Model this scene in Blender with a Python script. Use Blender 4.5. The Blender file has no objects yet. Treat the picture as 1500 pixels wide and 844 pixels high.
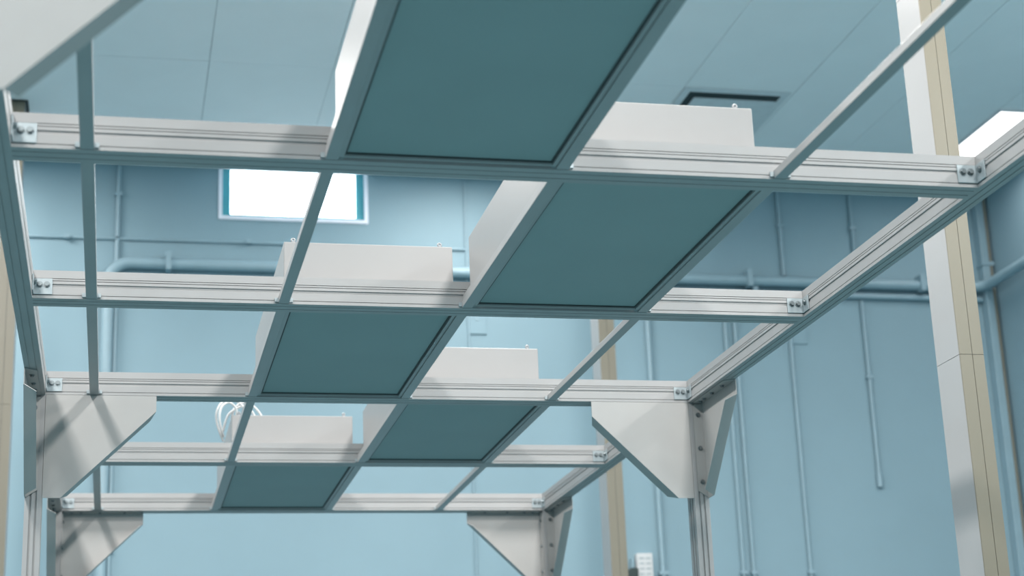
import bpy, math, random
from mathutils import Vector, Matrix
random.seed(4)
scene = bpy.context.scene
col = scene.collection
H = 3.2                                   # height of the frame's underside above the floor
# ---------------------------------------------------------------- camera
YAW, PITCH, ROLL, FPX = 0.2292, -0.2930, -0.0402, 2564.0
def cam_rows():
    cy, sy, cp, sp, cr, sr = (math.cos(YAW), math.sin(YAW), math.cos(PITCH), math.sin(PITCH), math.cos(ROLL), math.sin(ROLL))
    Rz = Matrix(((cy, -sy, 0), (sy, cy, 0), (0, 0, 1)))
    R0 = Matrix(((1, 0, 0), (0, 0, -1), (0, 1, 0)))
    Rx = Matrix(((1, 0, 0), (0, cp, -sp), (0, sp, cp)))
    Rr = Matrix(((cr, -sr, 0), (sr, cr, 0), (0, 0, 1)))
    return Rr @ Rx @ R0 @ Rz
Rw = cam_rows()
cam = bpy.data.cameras.new('camera'); cam_o = bpy.data.objects.new('camera', cam); col.objects.link(cam_o)
m3 = Matrix((Rw[0], -Rw[1], -Rw[2])).transposed()
cam_o.matrix_world = Matrix.Translation((0.0956, -4.2936, H - 1.6679)) @ m3.to_4x4()
cam.sensor_width = 36.0; cam.lens = FPX / 1500 * 36.0; cam.clip_start = .05; cam.clip_end = 200
cam.dof.use_dof = True; cam.dof.focus_distance = 6.2; cam.dof.aperture_fstop = 2.8
scene.camera = cam_o
# ---------------------------------------------------------------- sky, exposure
world = bpy.data.worlds.new('overcast_sky'); scene.world = world; world.use_nodes = True
bg = world.node_tree.nodes['Background']; bg.inputs[0].default_value = (.86, .95, 1, 1); bg.inputs[1].default_value = 9.0
scene.view_settings.view_transform = 'Standard'; scene.view_settings.look = 'None'
scene.view_settings.gamma = 1.0; scene.view_settings.use_curve_mapping = False
scene.view_settings.exposure = 0.0
LIGHT_W = 225.0                           # full output of a ceiling troffer; rows are dimmed separately
DIM = {'left': (.38, .85, .75, .75, .9), 'middle': (.20, .85, .75, .9, 1.0), 'right': (.03, .34, .35, .8, 1.0)}
LIGHT_COL = (1.0, 0.96, 0.925)
SPREAD = math.radians(180)
# ---------------------------------------------------------------- materials
def mat(name, base, rough=.5, metal=0.0, spec=.5, var=.04, scale=14.0, bump=0.0, bscale=400.0, stretch=(1, 1, 1)):
    m = bpy.data.materials.new(name); m.use_nodes = True
    nt = m.node_tree; b = nt.nodes['Principled BSDF']
    b.inputs['Roughness'].default_value = rough; b.inputs['Metallic'].default_value = metal
    b.inputs['Specular IOR Level'].default_value = spec
    tc = nt.nodes.new('ShaderNodeTexCoord'); mp = nt.nodes.new('ShaderNodeMapping'); mp.inputs['Scale'].default_value = stretch
    nt.links.new(tc.outputs['Object'], mp.inputs[0])
    n = nt.nodes.new('ShaderNodeTexNoise'); n.inputs['Scale'].default_value = scale; n.inputs['Detail'].default_value = 3
    nt.links.new(mp.outputs[0], n.inputs['Vector'])
    r = nt.nodes.new('ShaderNodeMapRange'); r.inputs[1].default_value = .3; r.inputs[2].default_value = .7
    r.inputs[3].default_value = 1 - var; r.inputs[4].default_value = 1 + var
    nt.links.new(n.outputs[0], r.inputs[0])
    mx = nt.nodes.new('ShaderNodeVectorMath'); mx.operation = 'SCALE'; mx.inputs[0].default_value = base
    nt.links.new(r.outputs[0], mx.inputs['Scale']); nt.links.new(mx.outputs[0], b.inputs['Base Color'])
    if bump:
        n2 = nt.nodes.new('ShaderNodeTexNoise'); n2.inputs['Scale'].default_value = bscale
        nt.links.new(tc.outputs['Object'], n2.inputs['Vector'])
        bp = nt.nodes.new('ShaderNodeBump'); bp.inputs['Strength'].default_value = bump; bp.inputs['Distance'].default_value = .002
        nt.links.new(n2.outputs[0], bp.inputs['Height']); nt.links.new(bp.outputs[0], b.inputs['Normal'])
    return m
def emis(name, colour, strength):
    m = bpy.data.materials.new(name); m.use_nodes = True; nt = m.node_tree; nt.nodes.clear()
    o = nt.nodes.new('ShaderNodeOutputMaterial'); e = nt.nodes.new('ShaderNodeEmission')
    e.inputs[0].default_value = (*colour, 1); e.inputs[1].default_value = strength
    nt.links.new(e.outputs[0], o.inputs[0]); return m
def glass(name):
    m = bpy.data.materials.new(name); m.use_nodes = True; nt = m.node_tree; nt.nodes.clear()
    o = nt.nodes.new('ShaderNodeOutputMaterial'); t = nt.nodes.new('ShaderNodeBsdfTransparent'); g = nt.nodes.new('ShaderNodeBsdfGlossy')
    t.inputs[0].default_value = (.93, .97, .98, 1); g.inputs['Roughness'].default_value = .02
    x = nt.nodes.new('ShaderNodeMixShader'); x.inputs[0].default_value = .06
    nt.links.new(t.outputs[0], x.inputs[1]); nt.links.new(g.outputs[0], x.inputs[2]); nt.links.new(x.outputs[0], o.inputs[0]); return m
M = dict(
    alu=mat('anodised_aluminium', (.325, .324, .324), .42, .0, .3, .03, 6),
    bar=mat('grid_bar_aluminium', (.33, .33, .33), .38, .05, .3, .03, 6),
    plate=mat('painted_gusset_steel', (.34, .337, .33), .42, 0, .4, .02, 9),
    zinc=mat('zinc_bracket', (.32, .37, .39), .35, .3, .5, .06, 60),
    bolt=mat('bolt_steel', (.20, .23, .24), .35, .8, .5, .05, 90),
    ffu=mat('white_coated_sheet', (.288, .286, .284), .35, 0, .5, .015, 5),
    filt=mat('filter_screen_grey', (.275, .345, .345), .55, .1, .3, .03, 3, .35, 900),
    gask_gap=mat('dark_gasket_and_gap', (.05, .055, .055), .7),
    eye=mat('bright_eyebolt', (.30, .31, .32), .4, .1),
    cable=mat('white_cable', (.62, .62, .62), .5),
    wall=mat('blue_painted_wall', (.242, .357, .412), .6, 0, .3, .03, 1.2, .15, 60),
    pipe=mat('blue_painted_pipe', (.258, .374, .43), .42, 0, .5, .04, 9),
    seam=mat('ceiling_seam', (.42, .45, .47), .9),
    ceil=mat('ceiling_tile_board', (.88, .89, .90), .8, 0, .2, .015, 2.5, .2, 300),
    grid=mat('ceiling_gap_dark', (.10, .12, .13), .9),
    floor=mat('teal_bounce_floor', (.076, .172, .197), .45, 0, .4, .06, .8),  # unseen floor, tinted teal so that its bounce colours the undersides
    beige=mat('cream_column_panel', (.185, .168, .128), .4, 0, .4, .03, 3, 0, 1, (1, 1, .2)),
    cwhite=mat('white_column_side', (.34, .34, .34), .22, 0, .5, .02, 3),
    vent=mat('vent_white', (.66, .69, .71), .55),
    dark=mat('vent_throat', (.02, .035, .038), .8),
    wframe=mat('teal_window_frame', (.07, .36, .43), .35),
    wtrim=mat('pale_window_trim', (.82, .84, .92), .5),
    white=mat('white_plastic', (.6, .6, .6), .45),
    black=mat('dark_green_plastic', (.012, .03, .028), .4),
    lamp=emis('troffer_diffuser', (1, 1, 1), 2.2),
    pane=glass('window_glass'),
)
# ---------------------------------------------------------------- mesh helpers (coordinates: frame underside is z = 0)
class MB:
    def __init__(s): s.v = []; s.f = []
    def box(s, x0, x1, y0, y1, z0, z1):
        b = len(s.v)
        s.v += [(x, y, z) for z in (z0, z1) for y in (y0, y1) for x in (x0, x1)]
        s.f += [tuple(b + i for i in q) for q in ((0, 2, 3, 1), (4, 5, 7, 6), (0, 1, 5, 4), (2, 6, 7, 3), (0, 4, 6, 2), (1, 3, 7, 5))]
        return s
    def prism(s, pts, vec):
        b = len(s.v); n = len(pts); vec = Vector(vec)
        s.v += [tuple(p) for p in pts] + [tuple(Vector(p) + vec) for p in pts]
        s.f.append(tuple(range(b + n - 1, b - 1, -1))); s.f.append(tuple(range(b + n, b + 2 * n)))
        for i in range(n):
            j = (i + 1) % n; s.f.append((b + i, b + j, b + n + j, b + n + i))
        return s
    def tube(s, pts, r, n=12, caps=True):
        pts = [Vector(p) for p in pts]; b = len(s.v); up = None
        for i, p in enumerate(pts):
            d = (pts[min(i + 1, len(pts) - 1)] - pts[max(i - 1, 0)]).normalized()
            if up is None: up = Vector((0, 0, 1)) if abs(d.z) < .9 else Vector((1, 0, 0))
            a = d.cross(up).normalized(); up = a.cross(d).normalized()
            for k in range(n):
                t = 2 * math.pi * k / n; s.v.append(tuple(p + a * (r * math.cos(t)) + up * (r * math.sin(t))))
        for i in range(len(pts) - 1):
            for k in range(n):
                l = (k + 1) % n; s.f.append((b + i * n + k, b + i * n + l, b + (i + 1) * n + l, b + (i + 1) * n + k))
        if caps:
            s.f.append(tuple(b + k for k in range(n - 1, -1, -1))); e = b + (len(pts) - 1) * n; s.f.append(tuple(e + k for k in range(n)))
        return s
    def torus(s, c, R, r, axis='y', n=14, m=7):
        b = len(s.v); c = Vector(c)
        for i in range(n):
            t = 2 * math.pi * i / n
            for j in range(m):
                u = 2 * math.pi * j / m; q = R + r * math.cos(u)
                x, y, z = q * math.cos(t), r * math.sin(u), q * math.sin(t)
                if axis == 'x': x, y = y, x
                s.v.append((c.x + x, c.y + y, c.z + z))
        for i in range(n):
            for j in range(m):
                s.f.append((b + i * m + j, b + i * m + (j + 1) % m, b + ((i + 1) % n) * m + (j + 1) % m, b + ((i + 1) % n) * m + j))
        return s
    def mesh(s, name, m, smooth=False, recalc=True):
        me = bpy.data.meshes.new(name); me.from_pydata(s.v, [], s.f); me.materials.append(M[m])
        if recalc:
            import bmesh
            bm = bmesh.new(); bm.from_mesh(me); bmesh.ops.recalc_face_normals(bm, faces=bm.faces); bm.to_mesh(me); bm.free()
        if smooth:
            me.shade_smooth() if hasattr(me, 'shade_smooth') else [setattr(p, 'use_smooth', True) for p in me.polygons]
            try: me.set_sharp_from_angle(angle=math.radians(40))
            except Exception: pass
        return me
    def build(s, name, m, parent=None, smooth=False, bevel=0):
        """one mesh object; local to the thing it belongs to"""
        root = parent
        while root is not None and root.parent is not None: root = root.parent
        off = Vector(root.location) if root is not None else Vector((0, 0, 0))
        s.v = [tuple(Vector(p) + Vector((0, 0, H)) - off) for p in s.v]
        o = bpy.data.objects.new(name, s.mesh(name, m, smooth)); col.objects.link(o); o.parent = parent
        if bevel:
            bv = o.modifiers.new('bevel', 'BEVEL'); bv.width = bevel; bv.segments = 2; bv.limit_method = 'ANGLE'; bv.angle_limit = .6
        return o
def tag(o, label, cat, group=None):
    o['label'] = label; o['category'] = cat
    if group: o['group'] = group
    return o
def thing(name, label, cat, loc, group=None):
    o = bpy.data.objects.new(name, None); col.objects.link(o); o.empty_display_size = .1
    o.location = (loc[0], loc[1], loc[2] + H)
    return tag(o, label, cat, group)
def struct(o): o['kind'] = 'structure'; return o
def place(mesh, name, loc, parent, rot=None, label=None):
    """a copy that shares mesh data; loc in frame coordinates"""
    o = bpy.data.objects.new(name, mesh); col.objects.link(o); o.parent = parent
    root = parent
    while root.parent is not None: root = root.parent
    o.location = Vector(loc) + Vector((0, 0, H)) - Vector(root.location)
    if rot: o.rotation_euler = rot
    if label: o['label'] = label
    return o
# ---------------------------------------------------------------- the room
ZC = 3.022; YB = 8.048; XR = 6.95; XL = -5.2; YF = -9.2; ZF = -H
struct(MB().box(XL - .2, XR + .2, YF - .2, YB + .2, ZF - .12, ZF).build('floor', 'floor'))
WX0, WX1, WZ0, WZ1 = .776, 1.887, 2.625, 3.11               # window opening
w = MB()
w.box(XL - .2, WX0, YB, YB + .2, ZF, ZC + .15); w.box(WX1, XR + .2, YB, YB + .2, ZF, ZC + .15)
w.box(WX0, WX1, YB, YB + .2, ZF, WZ0); w.box(WX0, WX1, YB, YB + .2, WZ1, ZC + .15)
struct(w.build('wall_back', 'wall'))
struct(MB().box(XR, XR + .2, YF, YB, ZF, ZC + .15).build('wall_right', 'wall'))
struct(MB().box(XL - .2, XL, YF, YB, ZF, ZC + .15).build('wall_left', 'wall'))
struct(MB().box(XL - .2, XR + .2, YF - .2, YF, ZF, ZC + .15).build('wall_front', 'wall'))
# ceiling: a slab with separate boards, seams recessed
ceiling = struct(MB().box(XL, XR, YF, YB - .0005, ZC + .0075, ZC + .15).build('ceiling', 'seam'))
TX, TY, TX0, TY0 = .795, 1.59, .604, 6.13
tile = MB().box(-TX / 2 + .002, TX / 2 - .002, -TY / 2 + .002, TY / 2 - .002, 0, .005).mesh('ceiling_tile', 'ceil')
ix0 = math.floor((XL - TX0) / TX); ix1 = math.ceil((XR - TX0) / TX); iy0 = math.floor((YF - TY0) / TY); iy1 = math.ceil((YB - TY0) / TY)
for i in range(ix0, ix1):
    for j in range(iy0, iy1):
        x0, x1 = max(TX0 + i * TX, XL), min(TX0 + (i + 1) * TX, XR); y0, y1 = max(TY0 + j * TY, YF), min(TY0 + (j + 1) * TY, YB)
        if x1 - x0 < .05 or y1 - y0 < .05: continue
        full = abs(x1 - x0 - TX) < 1e-4 and abs(y1 - y0 - TY) < 1e-4
        dz = random.uniform(0, .0025)
        if full:
            o = bpy.data.objects.new('ceiling_tile', tile); col.objects.link(o); o.parent = ceiling
            o.location = ((x0 + x1) / 2, (y0 + y1) / 2, ZC + dz + H)
        else:
            MB().box(x0 + .003, x1 - .003, y0 + .003, y1 - .003, ZC + dz, ZC + dz + .005).build('ceiling_tile', 'ceil', ceiling)
# window
def ring(x0, x1, z0, z1, t, y0, y1):
    m = MB(); m.box(x0, x0 + t, y0, y1, z0, z1); m.box(x1 - t, x1, y0, y1, z0, z1); m.box(x0 + t, x1 - t, y0, y1, z0, z0 + t); m.box(x0 + t, x1 - t, y0, y1, z1 - t, z1); return m
win = struct(ring(WX0, WX1, WZ0, WZ1, .027, YB - .012, YB + .19).build('window_1', 'wtrim'))
ring(WX0 + .03, WX1 - .03, WZ0 + .03, WZ1 - .03, .016, YB + .01, YB + .06).build('window_frame', 'wframe', win)
m = MB(); m.box(WX0 + .046, WX0 + .088, YB + .02, YB + .055, WZ0 + .046, WZ1 - .046); m.box(WX1 - .088, WX1 - .046, YB + .02, YB + .055, WZ0 + .046, WZ1 - .046)
m.build('sash_stile', 'wframe', win)
MB().box(WX0 + .07, WX1 - .07, YB + .035, YB + .041, WZ0 + .04, WZ1 - .04).build('window_pane', 'pane', win)
# ---------------------------------------------------------------- ceiling lights (2 x 4 ft troffers in rows)
def lamp_data(power):
    d = bpy.data.lights.new('troffer_light', 'AREA'); d.shape = 'RECTANGLE'; d.size = .54; d.size_y = 1.14
    d.energy = power; d.color = LIGHT_COL; d.spread = SPREAD
    return d
def rect_ring(x0, x1, y0, y1, t, z0, z1):
    m = MB(); m.box(x0, x0 + t, y0, y1, z0, z1); m.box(x1 - t, x1, y0, y1, z0, z1); m.box(x0 + t, x1 - t, y0, y0 + t, z0, z1); m.box(x0 + t, x1 - t, y1 - t, y1, z0, z1); return m
proto = None
for x, xn in ((6.47, 'right'), (2.59, 'middle'), (-1.38, 'left')):
    for k, y in enumerate((6.83, 3.65, .47, -2.71, -5.89)):
        lab = 'glowing white ceiling light panel behind the cream column, the only one in view' if (k == 0 and x > 6) else \
              'recessed white ceiling light panel of the %s row, above the top of the picture' % xn
        t = thing('ceiling_light', lab, 'ceiling light', (x, y, ZC), 'recessed ceiling light panels' if not (k == 0 and x > 6) else None)
        if proto is None:
            f = rect_ring(x - .30, x + .30, y - .61, y + .61, .014, ZC - .012, ZC - .001).build('frame', 'vent', t)
            d = MB().box(x - .286, x + .286, y - .596, y + .596, ZC - .008, ZC - .001).build('diffuser', 'lamp', t)
            proto = (f, d)
        else:
            for q in proto:
                c = q.copy(); col.objects.link(c); c.parent = t
        l = bpy.data.objects.new('troffer_light', lamp_data(LIGHT_W * DIM[xn][k])); col.objects.link(l); l.parent = t; l.location = (0, 0, -.016)
# ceiling air vent
t = thing('ceiling_vent', 'square air vent with dark slot set in the grey ceiling', 'air vent', (4.18, 6.53, ZC))
vx0, vx1, vy0, vy1 = 3.84, 4.50, 6.18, 6.86
rect_ring(vx0 - .05, vx1 + .05, vy0 - .05, vy1 + .05, .05, ZC - .010, ZC).build('frame', 'vent', t)
MB().box(vx0, vx1, vy0, vy1, ZC - .004, ZC - .001).build('throat', 'dark', t)
m = MB(); b = len(m.v)
m.prism([(vx0 + .06, vy0 + .10, ZC - .014), (vx1 - .004, vy0 + .10, ZC - .014), (vx1 - .004, vy1 - .004, ZC - .014), (vx0 + .06, vy1 - .004, ZC - .014)], (0, 0, .0095))
m.build('deflector_plate', 'vent', t)
# ---------------------------------------------------------------- cream columns
def column(x0, y0, w_, d_, label, seams, side):
    t = thing('square_column', label, 'column', (x0 + w_ / 2, y0 + d_ / 2, ZF), 'cream columns')
    MB().box(x0 + .004, x0 + w_ - .004, y0 + .004, y0 + d_ - .004, ZF, ZC).build('core', 'grid', t)
    zs = [ZF] + seams + [ZC]
    for a, b in zip(zs, zs[1:]):
        xm = x0 + w_ * .52
        MB().box(x0 + .001, xm - .0012, y0, y0 + .006, a + .001, b - .001).build('front_panel', 'beige', t)
        MB().box(xm + .0012, x0 + w_ - .001, y0, y0 + .006, a + .001, b - .001).build('front_panel', 'beige', t)
        MB().box(x0, x0 + .006, y0 + .006, y0 + d_ - .002, a + .001, b - .001).build('side_panel', 'cwhite', t)
        MB().box(x0 + w_ - .006, x0 + w_, y0 + .006, y0 + d_ - .002, a + .001, b - .001).build('side_panel', 'cwhite', t)
    MB().box(x0 + .002, x0 + w_ - .002, y0 + d_ - .006, y0 + d_, ZF, ZC).build('back_panel', 'beige', t)
    rect_ring(x0 - .02, x0 + w_ + .02, y0 - .02, y0 + d_ + .02, .019, ZC - .003, ZC - .0005).build('ceiling_gap_ring', 'gask_gap', t)  # dark ring put in for the shaded gap around the column top
column(3.310, 1.806, .104, .203, 'large cream square column at the right, nearest the camera', [.0, 1.61], 1)
column(3.310, 6.906, .112, .203, 'cream square column in the middle, behind the white corner gusset', [1.4], 1)
column(-.686, 6.930, .120, .203, 'cream square column at the left edge behind the frame', [.95], -1)
# corner post on the far right
t = thing('corner_post', 'blue-grey boxed corner post behind the large cream column', 'post', (6.89, 7.98, ZF))
MB().box(6.845, 6.935, 7.955, 8.045, ZF, ZC).build('body', 'pipe', t, bevel=.006)
MB().box(6.905, 6.925, 7.949, 7.956, ZF, ZC).build('cover_strip', 'beige', t)
MB().box(6.835, 6.945, 7.945, 8.046, 2.425, 2.455).build('collar', 'pipe', t)
# ---------------------------------------------------------------- pipes and conduits on the walls
def arc(c, r, a0, a1, n, plane):
    out = []
    for i in range(n + 1):
        a = math.radians(a0 + (a1 - a0) * i / n)
        if plane == 'xz': out.append((c[0] + r * math.cos(a), c[1], c[2] + r * math.sin(a)))
        else: out.append((c[0] + r * math.cos(a), c[1] + r * math.sin(a), c[2]))
    return out
def pipe(pts, r, label, clips=(), name='wall_conduit', group=None, cat='pipe', clipdir='v'):
    p0 = pts[0]
    t = thing(name, label, cat, p0, group)
    MB().tube(pts, r, 14).build('tube', 'pipe', t, smooth=True)
    for (cx, cz) in clips:
        if clipdir == 'v': MB().box(cx - r * 1.7, cx + r * 1.7, YB - 2 * r - .008, YB - .001, cz - .012, cz + .012).build('clip', 'pipe', t)
        else: MB().box(cx - .02, cx + .02, YB - 2 * r - .03, YB - .001, cz - r * 1.3, cz + r * 1.9).build('clip', 'pipe', t)
    return t
yA = YB - .055
pipe([(0, yA, ZF + .05), (0, yA, 2.10)] + arc((.15, yA, 2.10), .15, 180, 90, 8, 'xz')[1:] + [(6.72, yA, 2.25)] + arc((6.72, yA - .13, 2.25), .13, 90, 0, 6, 'xy')[1:] + [(6.85, 2.0, 2.25)],
     .042, 'thick blue pipe along the back wall with a bend at its left end', [(.42, 2.25), (2.2, 2.25), (4.85, 2.25), (6.3, 2.25)], 'wall_pipe', clipdir='h')
pipe([(3.0, YB - .03, 2.155), (6.84, YB - .03, 2.155)], .024, 'thinner blue pipe just below the thick pipe on the right', [(4.9, 2.155)], 'wall_pipe', clipdir='h')
pipe([(XL + .02, YB - .012, 2.44), (2.627, YB - .012, 2.445)], .010, 'thin horizontal blue conduit below the bright window', [(-.3, 2.442), (1.0, 2.443)], clipdir='h')
for x, z0, z1, r, lab in (
    (.055, ZF, 2.43, .016, 'thin vertical conduit on the back wall left of the window, below the horizontal conduit'),
    (.055, 2.456, 3.0, .016, 'thin vertical conduit on the back wall left of the window, above the horizontal conduit'),
    (2.627, ZF, 3.0, .009, 'thin vertical conduit between the two FFU boxes behind the window bay'),
    (4.02, ZF, 2.12, .020, 'vertical conduit just right of the middle cream column'),
    (4.645, ZF, 2.12, .015, 'left one of the pair of vertical conduits behind the right corner gusset'),
    (4.725, ZF, 2.12, .015, 'right one of the pair of vertical conduits behind the right corner gusset'),
    (5.175, ZF, 2.12, .014, 'vertical conduit left of the short dropped one, below the pipes'),
    (5.165, 2.31, 3.0, .017, 'upper vertical conduit above the pipes, nearer the second filter panel'),
    (5.78, 2.31, 3.0, .015, 'upper vertical conduit above the pipes, nearer the large cream column')):
    lab = lab.replace('FFU', 'filter')
    pipe([(x, YB - r - .004, z0), (x, YB - r - .004, z1)], r, lab, [(x, z0 + (z1 - z0) * .6)], group='vertical wall conduits')
t = pipe([(5.80, YB - .02, .66), (5.80, YB - .02, 2.12)], .015, 'short dropped conduit ending in a rounded cap on the right', [(5.80, 1.5)], group='vertical wall conduits')
MB().tube([(5.80, YB - .022, .635), (5.80, YB - .022, .645), (5.80, YB - .022, .70), (5.80, YB - .022, .735), (5.80, YB - .022, .75)], .022, 14).build('end_cap', 'pipe', t, smooth=True)
for x0, x1, z0, z1, lab in ((2.62, 2.765, 1.785, 1.93, 'faint blue junction box above the third filter box'), (5.17, 5.318, 1.76, 1.90, 'faint blue junction box right of the side rail')):
    t = thing('junction_box', lab, 'junction box', ((x0 + x1) / 2, YB - .02, z0))
    MB().box(x0, x1, YB - .012, YB, z0, z1).build('body', 'wall', t, bevel=.003)
    MB().box((x0 + x1) / 2 - .008, (x0 + x1) / 2 + .008, YB - .018, YB - .012, z1 - .04, z1 - .02).build('knob', 'pipe', t)
# ---------------------------------------------------------------- aluminium frame
PX = .625; PY = 1.3406; LI, LO = -.187, -.251; RI, RO = 2.477, 2.541; BW, BH = .0955, .0950
TW, TH = .0352, .025
def yr(r): return (r - 1) * PY
frame = thing('cleanroom_frame', 'white aluminium ceiling frame of beams, grid bars, posts and corner gussets', 'frame', (1.145, 2.0, ZF))
def section(wd, ht, lo=True):
    """outline of the extrusion: a = depth from the visible face, z = height; ribs, slot line and grooves on both faces and below"""
    def side():
        g = .005; q = .0011
        zz = lambda fr: ht * (1 - fr)
        out = [(0, 0)]
        for fr in (.88,): out += [(0, zz(fr) - q), (g, zz(fr) - q), (g, zz(fr) + q), (0, zz(fr) + q)]
        out += [(0, zz(.595)), (.0042, zz(.575)), (.0042, zz(.485)), (0, zz(.48))]
        for fr in (.372, .292): out += [(0, zz(fr) - q), (g, zz(fr) - q), (g, zz(fr) + q), (0, zz(fr) + q)]
        return out + [(0, ht)]
    L = side(); Rr = [(wd - a, z) for a, z in reversed(side())]
    g = .002
    bot = [(wd * .72, 0), (wd * .72, g), (wd * .66, g), (wd * .66, 0), (wd * .34, 0), (wd * .34, g), (wd * .28, g), (wd * .28, 0)]
    return L + Rr + bot
secR = section(BW, BH); secS = section(RO - RI, BH)
def beam_x(r, name='cross_beam'):
    y = yr(r)
    return MB().prism([(LI, y + a, z) for a, z in secR], (RI - LI, 0, 0)).build(name, 'alu', frame)
beams = {r: beam_x(r) for r in range(0, 6)}
Y0, Y1 = yr(0), yr(5) + BW
rail_r = MB().prism([(RI + a, Y0, z) for a, z in secS], (0, Y1 - Y0, 0)).build('side_rail', 'alu', frame)
rail_l = MB().prism([(LI - a, Y0, z) for a, z in secS], (0, Y1 - Y0, 0)).build('side_rail', 'alu', frame)
# posts with slots
def post(x0, x1, y0, y1):
    wd, dp, s, g = x1 - x0, y1 - y0, .005, .006
    def edge(n):
        L = n; fr = ((.28, .40), (.60, .72)); out = []
        for a, b in fr: out += [(a * L, 0), (a * L, g), (b * L, g), (b * L, 0)]
        return out
    pts = [(x0, y0)] + [(x0 + a, y0 + b) for a, b in edge(wd)] + [(x1, y0)] + [(x1 - b, y0 + a) for a, b in edge(dp)] + [(x1, y1)] + \
          [(x1 - a, y1 - b) for a, b in edge(wd)] + [(x0, y1)] + [(x0 + b, y1 - a) for a, b in edge(dp)]
    o = MB().prism([(x, y, ZF + .012) for x, y in pts], (0, 0, -.0006 - ZF - .012)).build('post', 'alu', frame)
    MB().box(x0 - .03, x1 + .03, y0 - .03, y1 + .03, ZF, ZF + .012).build('foot_plate', 'plate', o)
    return o
for r in (0, 3, 5):
    post(LO, LI, yr(r), yr(r) + BW); post(RI, RO, yr(r), yr(r) + BW)
# grid bars between the beams
clip_me = MB().box(-.006, .006, -.003, .003, -.007, .007).mesh('bar_clip', 'zinc')
for r in range(0, 5):
    for j in range(4):
        x = j * PX; y0, y1 = yr(r) + BW + .0005, yr(r + 1) - .0005
        b = MB().prism([(x - TW / 2, y0, .0012), (x + TW / 2, y0, .0012), (x + TW / 2, y0, TH), (x - TW / 2, y0, TH)], (0, y1 - y0, 0)).build('grid_bar', 'bar', frame, bevel=.0015)
        place(clip_me, 'bar_clip', (x - TW / 2 - .0065, y1 - .0034, .012), b)
        place(clip_me, 'bar_clip', (x + TW / 2 + .0065, y1 - .0034, .012), b)
# bolts
def bolt_mesh(axis):
    m = MB()
    d = Vector({'x': (1, 0, 0), 'y': (0, 1, 0), 'z': (0, 0, 1)}[axis])
    m.tube([d * -.007, d * .003], .0075, 6); m.tube([d * -.001, d * .003], .0105, 12)
    return m.mesh('bolt', 'bolt')
BOLT = {a: bolt_mesh(a) for a in 'xyz'}
# corner brackets inside every beam and rail joint
def bracket(r, side):
    y = yr(r); s = 1 if side < 0 else -1; x = LI if side < 0 else RI
    z0, z1 = .012, .066; t = .0045
    m = MB()
    xs = sorted((x, x + s * .062)); m.box(xs[0], xs[1], y - .0047, y - .0003, z0, z1)
    xs = sorted((x + s * .0003, x + s * .0047)); m.box(xs[0], xs[1], y - .055, y - .0047, z0, z1)
    o = m.build('corner_bracket', 'zinc', frame, bevel=.001)
    for dx in (.022, .045): place(BOLT['y'], 'bolt', (x + s * dx, y - .0062, .045), o)
    for dy in (.03,): place(BOLT['x'], 'bolt', (x + s * .0062, y - dy, .045), o, (0, 0, 0 if s < 0 else math.pi))
for r in range(0, 6):
    bracket(r, -1); bracket(r, 1)
# folded sheet gussets
def gusset(O, S, F, fw, name='gusset', bolts=True):
    O, S, F = Vector(O), Vector(S), Vector(F); T = Vector((0, 0, -1)); th = .0035
    A, C, tip = .43, .413, .065
    P = lambda s, t, f=0: tuple(O + S * s + T * t + F * f)
    e = .0012
    m = MB().prism([P(e, e), P(A, e), P(A, tip), P(.07, C), P(e, C)], F * th)
    m.prism([P(.006, e, th), P(A - .002, e, th), P(A - .03, e, fw), P(.012, e, fw)], T * th)               # under the beam
    m.prism([P(e, .006, th), P(e, C - .002, th), P(e, C - .03, fw), P(e, .012, fw)], S * th)               # on the post
    h0, h1 = Vector((A, tip)), Vector((.07, C)); dv = (h1 - h0).normalized(); nn = Vector((-dv.y, dv.x)); nn = nn if nn.dot(Vector((-1, -1))) > 0 else -nn
    a0, a1 = h0 + dv * .03, h1 - dv * .03
    nv = (S * nn.x + T * nn.y) * th
    m.prism([P(h0.x, h0.y, th), P(h1.x, h1.y, th), P(a1.x, a1.y, fw), P(a0.x, a0.y, fw)], nv)
    o = m.build(name, 'plate', frame)
    if bolts:
        ax = 'x' if abs(S.x) > .5 else 'y'; fm = fw * .55
        for s in (.05, .10, .20, .33): place(BOLT['z'], 'bolt', P(s, .0055, fm), o)
        rot = (0, 0, 0)
        if S.dot(Vector((1, 1, 0))) > 0: rot = (0, 0, math.pi)
        for t_ in (.055, .20, .345): place(BOLT[ax], 'bolt', P(.0055, t_, fm), o, rot)
    return o
XD, YD = (1, 0, 0), (0, 1, 0); XN, YN = (-1, 0, 0), (0, -1, 0)
for r in (0, 3):
    gusset((LI, yr(r), 0), XD, YD, .085); gusset((RI, yr(r), 0), XN, YD, .085)
gusset((LI, yr(5) + .075, 0), XD, YN, .06); gusset((RI, yr(5) + .075, 0), XN, YN, .06)
for r in (3, 5):
    gusset((LO, yr(r), 0), YN, XD, .046); gusset((RO, yr(r), 0), YN, XN, .046)
for r in (0,):
    gusset((LO, yr(r) + BW, 0), YD, XD, .046); gusset((RO, yr(r) + BW, 0), YD, XN, .046)
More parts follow.
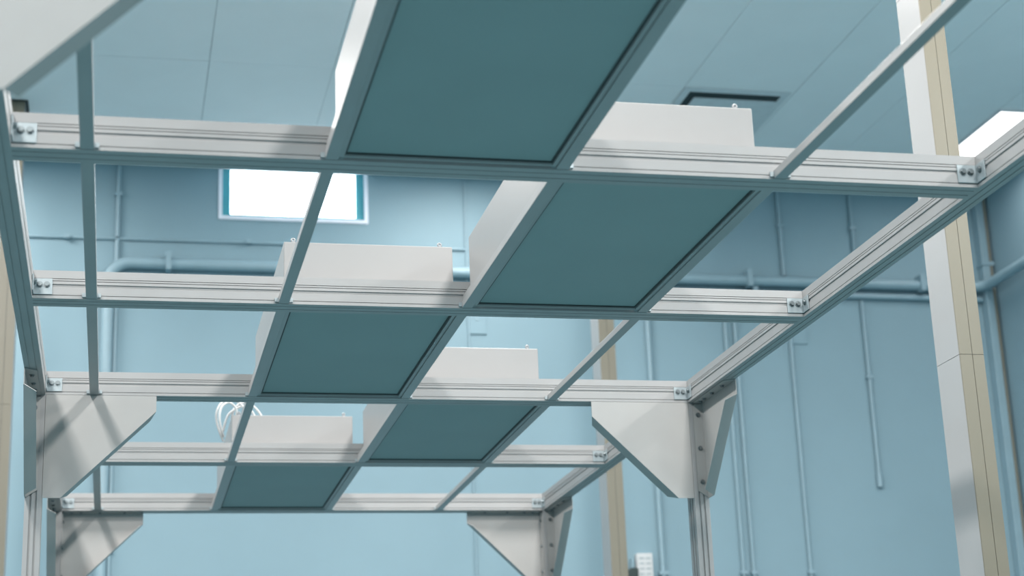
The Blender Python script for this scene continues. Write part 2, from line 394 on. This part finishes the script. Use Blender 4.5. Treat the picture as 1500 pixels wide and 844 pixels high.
# ---------------------------------------------------------------- fan filter units resting on the grid
eye = MB(); eye.tube([(0, 0, 0), (0, 0, .009)], .008, 8); eye.torus((0, 0, .016), .0055, .0035); EYE = eye.mesh('eye_bolt', 'eye', True)
def ffu(r, j, label):
    xa, xb = j * PX + .010, (j + 1) * PX - .026
    ya, yb = yr(r) + BW + .004, yr(r + 1) - .012
    t = thing('fan_filter_unit', label, 'fan filter', ((xa + xb) / 2, (ya + yb) / 2, .01), 'fan filter units on the frame')
    MB().box(xa, xb, ya, yb, .0485, .253).build('housing', 'ffu', t, bevel=.003)
    MB().box(xa + .010, xb - .010, ya + .010, yb - .010, .0415, .0485).build('gasket', 'gask_gap', t)
    MB().box(j * PX - .0155, (j + 1) * PX + .0135, ya, yb, TH + .0006, .0415).build('filter_flange', 'ffu', t)
    xi, xj = j * PX + TW / 2 + .001, (j + 1) * PX - TW / 2 - .001; yi, yj = yr(r) + BW + .002, yr(r + 1) - .008
    rect_ring(xi, xj, yi, yj, .012, .006, TH).build('filter_frame', 'bar', t)
    rect_ring(xi + .012, xj - .012, yi + .012, yj - .012, .006, .011, TH).build('filter_seal', 'gask_gap', t)
    MB().box(xi + .018, xj - .018, yi + .018, yj - .018, .015, .0202).build('filter_screen', 'filt', t)
    MB().box((xa + xb) / 2 - .16, (xa + xb) / 2 + .16, (ya + yb) / 2 - .16, (ya + yb) / 2 + .16, .2532, .262).build('fan_inlet', 'vent', t, bevel=.003)
    for ex in (xa + .035, xb - .04):
        for ey in (ya + .03, yb - .03): place(EYE, 'eye_bolt', (ex, ey, .253), t)
    return t
ffu(0, 1, 'fan filter unit with the largest grey filter panel, nearest the camera at the top')
ffu(1, 2, 'fan filter unit second from the camera, with its long white side showing')
ffu(2, 1, 'fan filter unit third from the camera, its white box under the bright window')
ffu(3, 2, 'fan filter unit fourth from the camera, left of the right corner gusset')
f5 = ffu(4, 1, 'farthest fan filter unit, with white cables looped over its box')
ya5 = yr(4) + BW
for k, pts in enumerate((
    [(.66, ya5 + .05, .25), (.655, ya5 + .02, .29), (.62, ya5 + .0, .315), (.585, ya5 - .005, .29), (.575, ya5 + .0, .24), (.585, ya5 + .03, .19), (.60, ya5 + .07, .16)],
    [(.70, ya5 + .05, .25), (.70, ya5 + .03, .285), (.66, ya5 + .02, .325), (.60, ya5 + .01, .325), (.565, ya5 + .01, .28), (.565, ya5 + .04, .22), (.60, ya5 + .09, .14)],
    [(.79, ya5 + .06, .25), (.765, ya5 + .05, .285), (.73, ya5 + .04, .315), (.69, ya5 + .05, .325), (.65, ya5 + .08, .30), (.64, ya5 + .12, .25)],
    [(.755, ya5 + .07, .25), (.735, ya5 + .06, .285), (.70, ya5 + .05, .31), (.66, ya5 + .07, .30), (.62, ya5 + .1, .27), (.60, ya5 + .14, .2)])):
    # smooth the polyline
    P_ = [Vector(p) for p in pts]; sm = []
    for i in range(len(P_) - 1):
        p0, p1, p2, p3 = P_[max(i - 1, 0)], P_[i], P_[i + 1], P_[min(i + 2, len(P_) - 1)]
        for s in range(5):
            u = s / 5; sm.append(.5 * ((2 * p1) + (p2 - p0) * u + (2 * p0 - 5 * p1 + 4 * p2 - p3) * u * u + (3 * p1 - p0 - 3 * p2 + p3) * u ** 3))
    sm.append(P_[-1])
    MB().tube(sm, .0055, 8).build('power_cable', 'cable', f5, smooth=True)
# ---------------------------------------------------------------- things at the bottom edge by the middle column
t = thing('wall_louver_box', 'white slotted box on the wall at the bottom edge, right of the middle column', 'box', (3.87, YB - .04, -.25))
MB().box(3.815, 3.935, YB - .06, YB - .001, -.25, .135).build('body', 'white', t, bevel=.006)
for k in range(9):
    for q in range(2):
        MB().box(3.832 + q * .05, 3.868 + q * .05, YB - .063, YB - .059, .095 - k * .038, .103 - k * .038).build('slot', 'zinc', t)
t = thing('dark_lamp_head', 'dark rounded fitting at the bottom edge beside the white slotted box', 'fitting', (3.76, YB - .1, -.25))
MB().prism([(3.68, YB - .10, -.25), (3.81, YB - .10, -.25), (3.81, YB - .10, .025), (3.755, YB - .10, .025), (3.70, YB - .10, -.02), (3.68, YB - .10, -.05)], (0, .095, 0)).build('body', 'black', t, bevel=.006)
MB().box(3.775, 3.79, YB - .05, YB - .02, .01, .10).build('stem', 'pipe', t)
